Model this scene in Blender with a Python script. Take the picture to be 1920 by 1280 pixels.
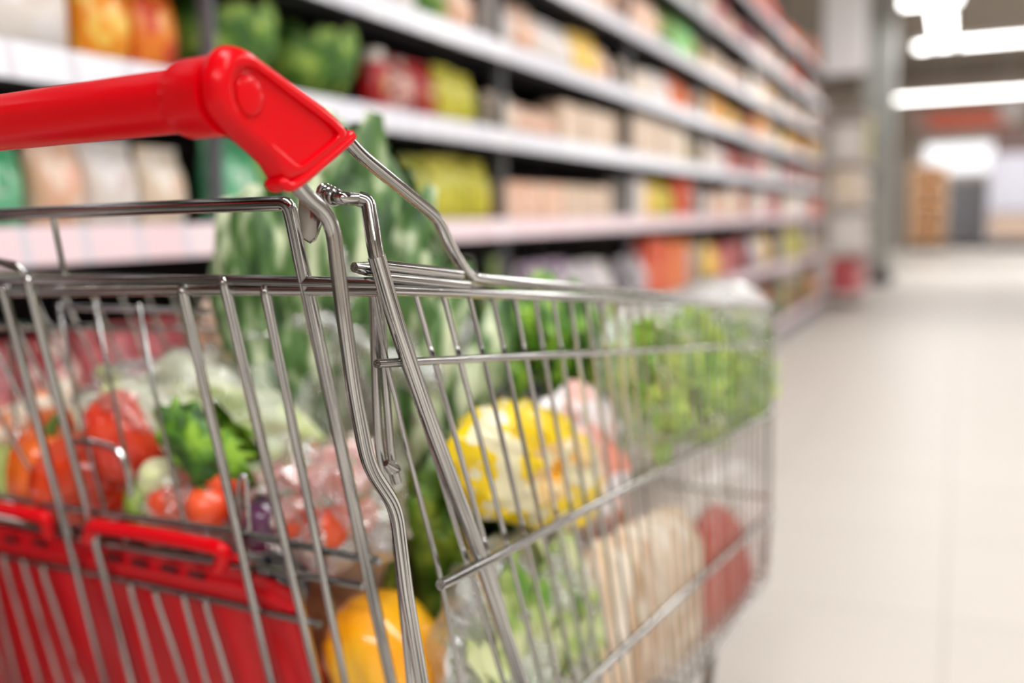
import bpy, bmesh, math, random
from mathutils import Vector as V, Matrix, noise
random.seed(7)
for o in list(bpy.data.objects): bpy.data.objects.remove(o)
SC = bpy.context.scene; COL = SC.collection
PI = math.pi
# ------------------------------------------------------------------ camera
F_PX, CX, CY, EYE = 1800.0, 960.0, 640.0, 0.96
def _d(x, y): return V((x-CX, CY-y, -F_PX)).normalized()
_Y = _d(1800, 395); _L = _d(-2000, 475)
_Z = _Y.cross(_L).normalized()
if _Z.y < 0: _Z = -_Z
_X = _Y.cross(_Z).normalized()
ROT = Matrix((_X, _Y, _Z))                      # camera axes -> world axes
EYEP = V((0, 0, EYE))
cam_data = bpy.data.cameras.new('camera'); cam = bpy.data.objects.new('camera', cam_data); COL.objects.link(cam)
cam.matrix_world = Matrix.Translation(EYEP) @ ROT.to_4x4()
cam_data.sensor_width = 36; cam_data.lens = 36*F_PX/1920
cam_data.clip_start = .02; cam_data.clip_end = 100
cam_data.dof.use_dof = True; cam_data.dof.focus_distance = .525; cam_data.dof.aperture_fstop = 2.5
SC.camera = cam
def ray(x, y): return ROT @ _d(x, y)
def on_plane(x, y, p, n):
    r = ray(x, y); return EYEP + r*((V(p)-EYEP).dot(n)/r.dot(n))
def at(x, y, depth):
    return EYEP + ROT @ V(((x-CX)/F_PX*depth, (CY-y)/F_PX*depth, -depth))
def project(P):
    c = ROT.transposed() @ (V(P)-EYEP)
    if c.z > -.01: return (-9999, -9999, -1)
    return (CX-F_PX*c.x/c.z, CY+F_PX*c.y/c.z, -c.z)
FWD = ROT @ V((0, 0, -1)); FWDH = V((FWD.x, FWD.y, 0)).normalized()
RGT = V((FWDH.y, -FWDH.x, 0))
# ------------------------------------------------------------------ world and exposure
w = bpy.data.worlds.new('world'); SC.world = w; w.use_nodes = True
w.node_tree.nodes['Background'].inputs[0].default_value = (.9, .93, 1, 1)
w.node_tree.nodes['Background'].inputs[1].default_value = .6
SC.view_settings.view_transform = 'Standard'; SC.view_settings.look = 'None'
SC.view_settings.exposure = -0.13; SC.view_settings.gamma = 1
LAMP_W = 18.5                                    # watts per metre of ceiling strip
EMIT = 10.0
# ------------------------------------------------------------------ materials
MATS = {}
def srgb(c): return tuple((v/12.92 if v <= .04045 else ((v+.055)/1.055)**2.4) for v in (k/255 for k in c))+(1,)
def new_mat(name):
    m = bpy.data.materials.new(name); m.use_nodes = True
    nt = m.node_tree; return m, nt, nt.nodes['Principled BSDF'], nt.nodes.new, nt.links.new
def set_bump(nt, bsdf, scale, strength, dist=.002, coords='Object', stretch=(1, 1, 1), detail=3):
    N = nt.nodes.new; L = nt.links.new
    tc = N('ShaderNodeTexCoord'); mp = N('ShaderNodeMapping'); mp.inputs['Scale'].default_value = stretch
    nz = N('ShaderNodeTexNoise'); nz.inputs['Scale'].default_value = scale; nz.inputs['Detail'].default_value = detail
    b = N('ShaderNodeBump'); b.inputs['Strength'].default_value = strength; b.inputs['Distance'].default_value = dist
    L(tc.outputs[coords], mp.inputs[0]); L(mp.outputs[0], nz.inputs[0]); L(nz.outputs[0], b.inputs['Height']); L(b.outputs[0], bsdf.inputs['Normal'])
    return nz
def plain(name, rgb, rough=.5, metal=0, spec=.5, bump=None, coat=0, sub=0, vary=.06):
    if name in MATS: return MATS[name]
    m, nt, b, N, L = new_mat(name)
    c = srgb(rgb)
    tc = N('ShaderNodeTexCoord'); nz = N('ShaderNodeTexNoise'); nz.inputs['Scale'].default_value = 14
    L(tc.outputs['Object'], nz.inputs[0])
    mx = N('ShaderNodeMix'); mx.data_type = 'RGBA'
    mx.inputs[6].default_value = tuple(v*(1-vary) for v in c[:3])+(1,)
    mx.inputs[7].default_value = tuple(min(1, v*(1+vary)) for v in c[:3])+(1,)
    L(nz.outputs[0], mx.inputs[0]); L(mx.outputs[2], b.inputs['Base Color'])
    b.inputs['Roughness'].default_value = rough; b.inputs['Metallic'].default_value = metal
    b.inputs['Specular IOR Level'].default_value = spec; b.inputs['Coat Weight'].default_value = coat
    if sub: b.inputs['Subsurface Weight'].default_value = sub; b.inputs['Subsurface Scale'].default_value = .01
    if bump: set_bump(nt, b, *bump)
    MATS[name] = m; return m
def two_tone(name, c1, c2, scale=8, rough=.45, stretch=(1, 1, 1), bump=None, c3=None, coat=0, sub=0, spec=.5, detail=3):
    if name in MATS: return MATS[name]
    m, nt, b, N, L = new_mat(name)
    tc = N('ShaderNodeTexCoord'); mp = N('ShaderNodeMapping'); mp.inputs['Scale'].default_value = stretch
    nz = N('ShaderNodeTexNoise'); nz.inputs['Scale'].default_value = scale; nz.inputs['Detail'].default_value = detail
    cr = N('ShaderNodeValToRGB'); e = cr.color_ramp.elements
    e[0].position = .36; e[0].color = srgb(c1); e[1].position = .62; e[1].color = srgb(c2)
    if c3: k = e.new(.5); k.color = srgb(c3)
    L(tc.outputs['Object'], mp.inputs[0]); L(mp.outputs[0], nz.inputs[0]); L(nz.outputs[0], cr.inputs[0]); L(cr.outputs[0], b.inputs['Base Color'])
    b.inputs['Roughness'].default_value = rough; b.inputs['Coat Weight'].default_value = coat; b.inputs['Specular IOR Level'].default_value = spec
    if sub: b.inputs['Subsurface Weight'].default_value = sub; b.inputs['Subsurface Scale'].default_value = .01
    if bump: set_bump(nt, b, *bump)
    MATS[name] = m; return m
def chrome_mat():
    m, nt, b, N, L = new_mat('zinc_plated_steel_painted_reflections')
    b.inputs['Metallic'].default_value = 1; b.inputs['Roughness'].default_value = .22
    tc = N('ShaderNodeTexCoord'); mp = N('ShaderNodeMapping'); mp.inputs['Scale'].default_value = (4.2, 4.2, 7)
    nz = N('ShaderNodeTexNoise'); nz.inputs['Scale'].default_value = 1; nz.inputs['Detail'].default_value = 4
    cr = N('ShaderNodeValToRGB'); e = cr.color_ramp.elements
    e[0].position = .36; e[0].color = srgb((66, 66, 68)); e[1].position = .64; e[1].color = srgb((226, 227, 226)); k = e.new(.5); k.color = srgb((168, 168, 166))  # dark and bright reflection streaks painted into the metal's base colour
    bp = N('ShaderNodeBump'); bp.inputs['Strength'].default_value = .2; bp.inputs['Distance'].default_value = .0004
    at_ = N('ShaderNodeAttribute'); at_.attribute_name = 'along'; L(at_.outputs['Vector'], mp.inputs[0]); L(mp.outputs[0], nz.inputs[0]); L(nz.outputs[0], cr.inputs[0])
    L(cr.outputs[0], b.inputs['Base Color']); L(nz.outputs[0], bp.inputs['Height']); L(bp.outputs[0], b.inputs['Normal'])
    n2 = N('ShaderNodeTexNoise'); n2.inputs['Scale'].default_value = 40; L(tc.outputs['Object'], n2.inputs[0])
    mr = N('ShaderNodeMapRange'); mr.inputs[3].default_value = .07; mr.inputs[4].default_value = .2
    L(n2.outputs[0], mr.inputs[0]); L(mr.outputs[0], b.inputs['Roughness'])
    return m
CHROME = chrome_mat()
RED = plain('red_plastic', (214, 0, 16), .25, spec=.22, bump=(90, .05, .001), vary=.02)
RED_D = plain('red_plastic_flap', (200, 2, 20), .45, spec=.4, bump=(60, .08, .001), vary=.03)
def film_mat(name, tint=(.97, .98, .98), gloss=.20, haze=.08, scale=38):
    m = bpy.data.materials.new(name); m.use_nodes = True; nt = m.node_tree; nt.nodes.clear(); N = nt.nodes.new; L = nt.links.new
    out = N('ShaderNodeOutputMaterial'); tr = N('ShaderNodeBsdfTransparent'); tr.inputs[0].default_value = tint+(1,)
    gl = N('ShaderNodeBsdfGlossy'); gl.inputs['Roughness'].default_value = .13; gl.inputs[0].default_value = (1, 1, 1, 1)
    df = N('ShaderNodeBsdfDiffuse'); df.inputs[0].default_value = (.9, .92, .9, 1)
    m1 = N('ShaderNodeMixShader'); m2 = N('ShaderNodeMixShader')
    tc = N('ShaderNodeTexCoord'); nz = N('ShaderNodeTexNoise'); nz.inputs['Scale'].default_value = scale; nz.inputs['Detail'].default_value = 5; nz.inputs['Distortion'].default_value = 1.2
    bp = N('ShaderNodeBump'); bp.inputs['Strength'].default_value = 1; bp.inputs['Distance'].default_value = .012
    L(tc.outputs['Object'], nz.inputs[0]); L(nz.outputs[0], bp.inputs['Height']); L(bp.outputs[0], gl.inputs['Normal'])
    lw = N('ShaderNodeLayerWeight'); lw.inputs[0].default_value = .35; L(bp.outputs[0], lw.inputs['Normal'])
    mr = N('ShaderNodeMapRange'); mr.inputs[3].default_value = gloss; mr.inputs[4].default_value = min(1, gloss+.45)
    L(lw.outputs['Facing'], mr.inputs[0]); L(mr.outputs[0], m2.inputs[0])
    m1.inputs[0].default_value = haze; L(tr.outputs[0], m1.inputs[1]); L(df.outputs[0], m1.inputs[2])
    L(m1.outputs[0], m2.inputs[1]); L(gl.outputs[0], m2.inputs[2]); L(m2.outputs[0], out.inputs[0])
    return m
FILM = film_mat('clear_bag_film', gloss=.14, haze=.05); FILM_H = film_mat('frosted_bag_film', haze=.42, gloss=.16); FILM_M = film_mat('crinkled_bag_film', haze=.2, gloss=.26, scale=55)
def emit_mat(name, rgb, s):
    m = bpy.data.materials.new(name); m.use_nodes = True; nt = m.node_tree; nt.nodes.clear()
    e = nt.nodes.new('ShaderNodeEmission'); e.inputs[0].default_value = rgb+(1,); e.inputs[1].default_value = s
    o = nt.nodes.new('ShaderNodeOutputMaterial'); nt.links.new(e.outputs[0], o.inputs[0]); return m
def pack_mat(name, c1, c2, c3, seed=0, gloss=.3):
    """printed wrapper: base colour c1, an oval picture in c2, blocks in c3"""
    if name in MATS: return MATS[name]
    m, nt, b, N, L = new_mat(name)
    tc = N('ShaderNodeTexCoord')
    mp = N('ShaderNodeMapping'); mp.inputs['Location'].default_value = (-.5, -.5, -.46-.06*(seed % 3)); L(tc.outputs['Generated'], mp.inputs[0])
    mp2 = N('ShaderNodeMapping'); mp2.inputs['Scale'].default_value = (.01, 2.6, 3.4); L(mp.outputs[0], mp2.inputs[0])
    ln = N('ShaderNodeVectorMath'); ln.operation = 'LENGTH'; L(mp2.outputs[0], ln.inputs[0])
    nz = N('ShaderNodeTexNoise'); nz.inputs['Scale'].default_value = 4; nz.noise_dimensions = '4D'; nz.inputs['W'].default_value = seed*3.1; L(tc.outputs['Generated'], nz.inputs[0])
    ad = N('ShaderNodeMath'); ad.operation = 'ADD'; L(ln.outputs['Value'], ad.inputs[0])
    ms = N('ShaderNodeMath'); ms.operation = 'MULTIPLY'; ms.inputs[1].default_value = .8; L(nz.outputs[0], ms.inputs[0]); L(ms.outputs[0], ad.inputs[1])
    r1 = N('ShaderNodeValToRGB'); e = r1.color_ramp.elements; r1.color_ramp.interpolation = 'CONSTANT'
    e[0].position = 0; e[0].color = srgb(c2); e[1].position = .95; e[1].color = srgb(c1)
    k = e.new(.55); k.color = tuple((x+y)/2 for x, y in zip(srgb(c2), srgb(c3)))
    L(ad.outputs[0], r1.inputs[0])
    vo = N('ShaderNodeTexVoronoi'); vo.distance = 'CHEBYCHEV'; vo.inputs['Scale'].default_value = 4.6+seed % 4; L(tc.outputs['Generated'], vo.inputs[0])
    sp = N('ShaderNodeSeparateColor'); L(vo.outputs['Color'], sp.inputs[0])
    gt = N('ShaderNodeMath'); gt.operation = 'GREATER_THAN'; gt.inputs[1].default_value = .6; L(sp.outputs[0], gt.inputs[0])
    mx = N('ShaderNodeMix'); mx.data_type = 'RGBA'; L(gt.outputs[0], mx.inputs[0]); L(r1.outputs[0], mx.inputs[6]); mx.inputs[7].default_value = srgb(c3)
    L(mx.outputs[2], b.inputs['Base Color']); b.inputs['Roughness'].default_value = gloss
    MATS[name] = m; return m
# ------------------------------------------------------------------ mesh helpers
class MB:
    def __init__(s): s.v = []; s.f = []; s.m = []; s.a = {}
    def add(s, vs, fs, mi=0):
        b = len(s.v); s.v += [tuple(v) for v in vs]; s.f += [tuple(b+i for i in f) for f in fs]; s.m += [mi]*len(fs)
    def box(s, x0, x1, y0, y1, z0, z1, mi=0):
        s.add([(x, y, z) for x in (x0, x1) for y in (y0, y1) for z in (z0, z1)],
              [(0, 1, 3, 2), (4, 6, 7, 5), (0, 4, 5, 1), (2, 3, 7, 6), (0, 2, 6, 4), (1, 5, 7, 3)], mi)
    def obox(s, c, ax, ay, az, mi=0):
        c = V(c); s.add([c+ax*i+ay*j+az*k for i in (-1, 1) for j in (-1, 1) for k in (-1, 1)],
              [(0, 1, 3, 2), (4, 6, 7, 5), (0, 4, 5, 1), (2, 3, 7, 6), (0, 2, 6, 4), (1, 5, 7, 3)], mi)
    def loft(s, rings, closed=True, caps=True, mi=0):
        n = len(rings[0]); b = [p for r in rings for p in r]; fs = []
        for i in range(len(rings)-1):
            for j in range(n if closed else n-1):
                k = (j+1) % n; fs.append((i*n+j, i*n+k, (i+1)*n+k, (i+1)*n+j))
        if caps:
            fs.append(tuple(range(n-1, -1, -1))); fs.append(tuple((len(rings)-1)*n+j for j in range(n)))
        s.add(b, fs, mi)
    def tube(s, pts, r, seg=8, bend=0, mi=0, caps=True, closed=False):
        pts = [V(p) for p in pts]
        if bend: pts = fillet(pts, bend)
        q = [pts[0]]
        for p in pts[1:]:
            if (p-q[-1]).length > 1e-5: q.append(p)
        pts = q; n = len(pts); rings = []; nrm = None
        for i, p in enumerate(pts):
            t = ((pts[min(i+1, n-1)]-p).normalized()+(p-pts[max(i-1, 0)]).normalized())
            if closed: t = (pts[(i+1) % n]-pts[i-1])
            t = t.normalized() if t.length > 1e-9 else V((0, 0, 1))
            if nrm is None:
                nrm = t.orthogonal().normalized()
            nrm = (nrm-t*nrm.dot(t)).normalized(); bi = t.cross(nrm)
            rr = r(i/(n-1)) if callable(r) else r
            rings.append([p+nrm*math.cos(2*PI*k/seg)*rr+bi*math.sin(2*PI*k/seg)*rr for k in range(seg)])
        if closed: rings.append(rings[0]); caps = False
        run = len(s.v)*.37; idx = len(s.v)
        for i, rg in enumerate(rings):
            if i: run += (pts[min(i, n-1)]-pts[min(i-1, n-1)]).length
            for k in range(seg): s.a[idx] = (math.cos(2*PI*k/seg), math.sin(2*PI*k/seg), run); idx += 1
        s.loft(rings, True, caps, mi)
    def lathe(s, prof, seg=20, c=(0, 0, 0), mi=0, squash=1):
        s.loft([[(c[0]+r*math.cos(2*PI*k/seg), c[1]+squash*r*math.sin(2*PI*k/seg), c[2]+z) for k in range(seg)] for r, z in prof], True, True, mi)
    def build(s, name, mats, parent=None, smooth=True, loc=None):
        me = bpy.data.meshes.new(name)
        vs = s.v
        if loc is not None: l = V(loc); vs = [V(v)-l for v in vs]
        me.from_pydata([tuple(v) for v in vs], [], s.f)
        mats = mats if isinstance(mats, (list, tuple)) else [mats]
        for m in mats: me.materials.append(m)
        me.polygons.foreach_set('material_index', s.m)
        if s.a:
            ly = me.attributes.new('along', 'FLOAT_VECTOR', 'POINT')
            for i, v in s.a.items(): ly.data[i].vector = v
        bm = bmesh.new(); bm.from_mesh(me); bmesh.ops.recalc_face_normals(bm, faces=bm.faces); bm.to_mesh(me); bm.free()
        if smooth:
            me.polygons.foreach_set('use_smooth', [True]*len(me.polygons))
            try: me.set_sharp_from_angle(angle=math.radians(42))
            except Exception: pass
        me.update()
        o = bpy.data.objects.new(name, me); COL.objects.link(o)
        if loc is not None: o.location = loc
        if parent: attach(o, parent)
        return o
def attach(o, parent):
    bpy.context.view_layer.update()
    o.parent = parent; o.matrix_parent_inverse = parent.matrix_world.inverted()
def fillet(pts, r, n=5):
    out = [pts[0]]
    for i in range(1, len(pts)-1):
        a, b, c = pts[i-1], pts[i], pts[i+1]
        d1 = (a-b); d2 = (c-b); k = min(r, d1.length*.48, d2.length*.48)
        p0 = b+d1.normalized()*k; p1 = b+d2.normalized()*k
        for j in range(n+1):
            t = j/n; out.append(p0*(1-t)**2+b*2*t*(1-t)+p1*t*t)
    out.append(pts[-1]); return out
def tag(o, label, cat, group=None, kind=None):
    o['label'] = label; o['category'] = cat
    if group: o['group'] = group
    if kind: o['kind'] = kind
    return o
def empty(name, loc, rz=0):
    o = bpy.data.objects.new(name, None); COL.objects.link(o); o.location = loc; o.rotation_euler.z = rz; o.empty_display_size = .05; return o
def structure(o): o['kind'] = 'structure'; return o
# ------------------------------------------------------------------ room shell
def floor_mat():
    m, nt, b, N, L = new_mat('polished_beige_floor_tiles')
    tc = N('ShaderNodeTexCoord'); br = N('ShaderNodeTexBrick'); br.offset = 0
    br.inputs['Color1'].default_value = srgb((204, 197, 189)); br.inputs['Color2'].default_value = srgb((207, 200, 192)); br.inputs['Mortar'].default_value = srgb((184, 176, 168))
    br.inputs['Scale'].default_value = 1; br.inputs['Mortar Size'].default_value = .004; br.inputs['Brick Width'].default_value = .6; br.inputs['Row Height'].default_value = .6
    L(tc.outputs['Object'], br.inputs[0]); L(br.outputs[0], b.inputs['Base Color']); b.inputs['Roughness'].default_value = .42; b.inputs['Specular IOR Level'].default_value = .35
    return m
mb = MB(); mb.box(-8, 7, -7, 31, -.1, 0); structure(mb.build('floor', floor_mat(), smooth=False))
mb = MB(); mb.box(-8, 7, -7, 31, 4.7, 4.8); structure(mb.build('ceiling', plain('ceiling_taupe', (150, 141, 130), .8), smooth=False))
WALL = plain('wall_warm_white', (232, 222, 212), .75)
for nm, a in (('wall_left', (-8.1, -8, -7, 31)), ('wall_right', (7, 7.1, -7, 31)), ('wall_back', (-8, 7, 31, 31.1)), ('wall_front', (-8, 7, -7.1, -7))):
    mb = MB(); mb.box(*a, 0, 4.7); structure(mb.build(nm, WALL, smooth=False))
# ceiling lamps: long strips of light; the visible ones run across and along the aisle
DIFF = emit_mat('lamp_diffuser', (1, .98, .95), EMIT); HOUS = plain('lamp_housing_white', (225, 222, 216), .4)
def strip_lamp(x0, x1, y0, y1, z, label, power=1.0):
    across = (x1-x0) > (y1-y0); cx, cy = (x0+x1)/2, (y0+y1)/2
    r = empty('ceiling_lamp', (cx, cy, z)); tag(r, label, 'ceiling lamp', 'strip lamps under the ceiling')
    mb = MB(); mb.box(x0, x1, y0, y1, z+.012, z+.09)
    for t in (.15, .85):
        px, py = (x0+(x1-x0)*t, cy) if across else (cx, y0+(y1-y0)*t)
        mb.tube([(px, py, z+.08), (px, py, 4.705)], .006, 6)
    mb.build('housing', HOUS, r, smooth=False)
    mb = MB(); mb.box(x0+.01, x1-.01, y0+.01, y1-.01, z-.03, z+.012); mb.build('diffuser', DIFF, r, smooth=False)
    if power:
        ld = bpy.data.lights.new('lamp_light', 'AREA'); ld.shape = 'RECTANGLE'; ld.size = x1-x0; ld.size_y = y1-y0
        ld.energy = power*LAMP_W*max(x1-x0, y1-y0); ld.color = (1, .99, .98)
        lo = bpy.data.objects.new('lamp_light', ld); COL.objects.link(lo); lo.location = (cx, cy, z-.035); attach(lo, r)
LZ = 3.5
def lp(x, y): return on_plane(x, y, (0, 0, LZ), V((0, 0, 1)))
a = lp(1680, 186); b_ = lp(1920, 166)
strip_lamp(a.x, 6.5, a.y-.13, a.y+.13, LZ, 'farthest long white strip lamp across the aisle, above the red sign', 2.0)
c_ = lp(1900, 72); d_ = lp(1800, 78)
strip_lamp(d_.x+.0, 6.5, c_.y-.15, c_.y+.15, LZ, 'white strip lamp across the aisle at the right edge of the photo', 1.8)
e_ = lp(1715, 84); f_ = lp(1745, 82)
strip_lamp(e_.x, f_.x, c_.y-.15, c_.y+.15, LZ, 'short white strip lamp left of the long second lamp row')
g_ = lp(1765, 14)
strip_lamp(f_.x+.05, f_.x+.32, g_.y+.2, c_.y+.1, LZ, 'strip lamp running along the aisle, joining two crosswise lamps')
h_ = lp(1690, 6)
strip_lamp(h_.x, lp(1800, 0).x, h_.y-.14, h_.y+.14, LZ, 'nearest lit strip lamp, cut by the top edge of the photo')
for i, (yy, t) in enumerate(((-3.2, 'behind the camera by the front wall'), (.2, 'straight above the shopping cart'), (3.8, 'above the aisle before the second bay'), (7.4, 'above the aisle by the far bays'))):
    strip_lamp(-.9, 4.5, yy-.15, yy+.15, LZ, 'white strip lamp '+t, 1.7 if i == 0 else 1.0)
# ------------------------------------------------------------------ shelving bays along the aisle
XF, DEPTH, BAY, Y0 = -1.2, .46, 1.2, .17
LEVEL = [.17, .60, .955, 1.213, 1.458, 1.71, 1.98, 2.27]
LNAME = ['bottom shelf', 'second shelf up', 'third shelf up', 'fourth shelf up', 'fifth shelf up', 'sixth shelf up', 'seventh shelf up', 'top shelf']
NBAY = 8
BNAME = ['nearest bay', 'second bay', 'third bay', 'fourth bay', 'fifth bay', 'sixth bay', 'seventh bay', 'last bay']
SHELF_M = plain('shelf_dark_enamel', (38, 38, 42), .5); BACK_M = plain('shelf_back_black', (20, 19, 22), .6)
def rail_mat(name, tags):
    m, nt, b, N, L = new_mat(name)
    tc = N('ShaderNodeTexCoord'); br = N('ShaderNodeTexBrick'); br.offset = 0; br.inputs['Scale'].default_value = 1
    mp = N('ShaderNodeMapping'); mp.inputs['Rotation'].default_value = (0, 0, PI/2)
    br.inputs['Brick Width'].default_value = .105; br.inputs['Row Height'].default_value = 5; br.inputs['Mortar Size'].default_value = .008
    br.inputs['Color1'].default_value = srgb(tags[0]); br.inputs['Color2'].default_value = srgb(tags[1]); br.inputs['Mortar'].default_value = srgb((214, 212, 222))
    L(tc.outputs['Object'], mp.inputs[0]); L(mp.outputs[0], br.inputs[0]); L(br.outputs[0], b.inputs['Base Color']); b.inputs['Roughness'].default_value = .3
    return m
RAILS = [rail_mat('price_rail_white', ((240, 240, 246), (226, 228, 240))), rail_mat('price_rail_pink_tags', ((244, 226, 232), (238, 208, 216)))]
def bay():
    r = empty('shelving_unit', (XF, Y0, 0))
    mb = MB(); mb.box(XF-DEPTH-.02, XF-DEPTH, Y0+.001, Y0+BAY-.001, 0, 2.6); mb.build('back_panel', BACK_M, r, False)
    mb = MB(); mb.box(XF-.034, XF-.008, Y0-.007, Y0+.007, .1, 2.6); mb.box(XF-DEPTH, XF-DEPTH+.04, Y0-.007, Y0+.007, .1, 2.6); mb.build('upright', plain('upright_grey', (92, 94, 100), .45), r, False)
    for i, z in enumerate(LEVEL):
        mb = MB(); mb.box(XF-DEPTH, XF-.036, Y0+.012, Y0+BAY-.012, z-.028, z); mb.box(XF-.036, XF-.004, Y0+.012, Y0+BAY-.012, z-.028, z)
        mb.box(XF-DEPTH+.05, XF-.05, Y0+.02, Y0+BAY-.02, z-.045, z-.028)
        s = mb.build('shelf', SHELF_M, r, False)
        mb = MB(); rr = [(XF-.004, z-.043), (XF+.012, z-.045), (XF+.004, z+.006), (XF-.002, z+.01), (XF-.006, z+.008)]
        mb.loft([[(x, y, q) for x, q in rr] for y in (Y0+.004, Y0+BAY-.004)])
        mb.build('price_rail', RAILS[1 if i in (0, 1, 2) else 0], s, False)
    mb = MB(); mb.box(XF-DEPTH, XF-.02, Y0+.011, Y0+BAY-.011, 0, .115); mb.build('kick_plate', plain('kick_plate_grey', (120, 114, 122), .4), r, False)
    return r
def copy_tree(o, parent=None, off=None):
    c = o.copy(); COL.objects.link(c)
    if parent: c.parent = parent; c.matrix_parent_inverse = o.matrix_parent_inverse.copy()
    for ch in o.children: copy_tree(ch, c)
    return c
first_bay = bay()
bpy.context.view_layer.update()
for k in range(NBAY):
    b = first_bay if k == 0 else copy_tree(first_bay)
    b.location = (XF, Y0+BAY*k, 0)
    tag(b, 'black-backed grocery shelving unit with white price rails, '+BNAME[k]+' along the aisle', 'shelving', 'shelving bays along the left of the aisle')
# ------------------------------------------------------------------ packaged goods
def rrect(hw, hd, z, n=16, p=4.0):
    out = []
    for k in range(n):
        a = 2*PI*k/n; c, s = math.cos(a), math.sin(a)
        q = (abs(c)**p+abs(s)**p)**(-1/p); out.append((hd*c*q, hw*s*q, z))
    return out
def pouch_mesh(w, h, d, ear=True):
    mb = MB(); R_ = []
    for t in (0, .02, .05, .12, .25, .45, .65, .8, .9, .935, .94, 1.0):
        hd = d/2*(math.sin(min(1, t/.45*.55+.45)*PI/2) if t < .45 else max(.03, math.cos((t-.45)/.49*PI/2))) if t < .935 else .0016
        hw = w/2*(.93 + .07*(1-hd/(d/2)) + (.02 if t > .93 else 0))
        R_.append(rrect(hw, max(hd, .0016), t*h, 20, 2.6))
    rnd = random.Random(int(w*1e4+h*1e3))
    R2 = [[(x*(1+.10*noise.noise(V((y*30, z*25, rnd.random()*.1)))), y, z) for x, y, z in r] for r in R_]
    mb.loft(R2); return mb
def box_mesh(w, h, d):
    mb = MB(); e = min(w, d)*.03
    mb.loft([rrect(w/2-e, d/2-e, 0, 24, 14), rrect(w/2, d/2, e, 24, 14), rrect(w/2, d/2, h-e, 24, 14), rrect(w/2-e, d/2-e, h, 24, 14)]); return mb
def jar_mesh(w, h, d):
    mb = MB(); r = w/2
    mb.lathe([(r*.9, 0), (r, .01*1), (r, h*.68), (r*.85, h*.78), (r*.7, h*.82)], 18)
    mb.lathe([(r*.74, h*.82), (r*.76, h*.84), (r*.76, h*.98), (r*.7, h)], 18, mi=1); return mb
def bottle_mesh(w, h, d):
    mb = MB(); r = w/2
    mb.lathe([(r*.85, 0), (r, .015), (r, h*.55), (r*.9, h*.64), (r*.4, h*.8), (r*.33, h*.9)], 18)
    mb.lathe([(r*.4, h*.9), (r*.4, h*.99), (r*.34, h)], 14, mi=1); return mb
def tray_mesh(w, h, d):
    mb = MB(); rnd = random.Random(5)
    mb.loft([rrect(w/2*.86, d/2*.86, 0, 20, 6), rrect(w/2, d/2, h*.5, 20, 6), rrect(w/2*1.02, d/2*1.02, h*.52, 20, 6), rrect(w/2*.98, d/2*.98, h*.6, 20, 6), rrect(w/2*.8, d/2*.8, h*.95, 20, 4), rrect(w/2*.4, d/2*.4, h, 20, 3)]); return mb
def greens_mesh(w, h, d):
    """a bunch of long leaves standing in a sleeve"""
    mb = MB(); rnd = random.Random(int(w*999))
    for i in range(16):
        a = rnd.random()*2*PI; rad = rnd.random()**.5
        bx, by = .25*d*rad*math.cos(a), .25*w*rad*math.sin(a); tx, ty = bx*2.3, by*2.2; hh = h*rnd.uniform(.7, 1); lw = w*.2
        mb.add(*leaf_geo(V((bx, by, 0)), V((tx, ty, hh)), lw, V((math.cos(a), math.sin(a), .2)), rnd))
    return mb
def leaf_geo(base, tip, width, out, rnd, nu=7, nv=5, ruffle=.25, stem=.25):
    ax = tip-base; L_ = ax.length; t = ax.normalized(); side = t.cross(out).normalized(); nrm = side.cross(t)
    vs, fs = [], []; ph = rnd.random()*6
    for i in range(nu+1):
        u = i/nu; wd = width*(.15+.85*math.sin(PI*min(1, max(.0, (u-stem)/(1-stem))*.86+.06)) if u > stem else .16)
        for j in range(nv+1):
            v = j/nv*2-1
            p = base+t*(L_*u)+side*(wd*v)+nrm*(-wd*.45*v*v + L_*.16*math.sin(u*PI) + ruffle*wd*abs(v)*math.sin(u*17+ph+v*2))
            vs.append(p)
    for i in range(nu):
        for j in range(nv):
            a = i*(nv+1)+j; fs.append((a, a+1, a+nv+2, a+nv+1))
    return vs, fs
GEO = dict(pouch=pouch_mesh, box=box_mesh, jar=jar_mesh, bottle=bottle_mesh, tray=tray_mesh, greens=greens_mesh)
NAME = dict(pouch='snack_pouch', box='carton', jar='glass_jar', bottle='plastic_bottle', tray='wrapped_tray', greens='bunch_of_greens')
CAT = dict(pouch='pouch', box='carton', jar='jar', bottle='bottle', tray='tray', greens='greens')
WORD = dict(pouch='pouch', box='carton', jar='lidded jar', bottle='bottle', tray='wrapped tray', greens='leafy green bunch')
LIDS = plain('lid_white', (235, 228, 220), .35)
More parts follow.
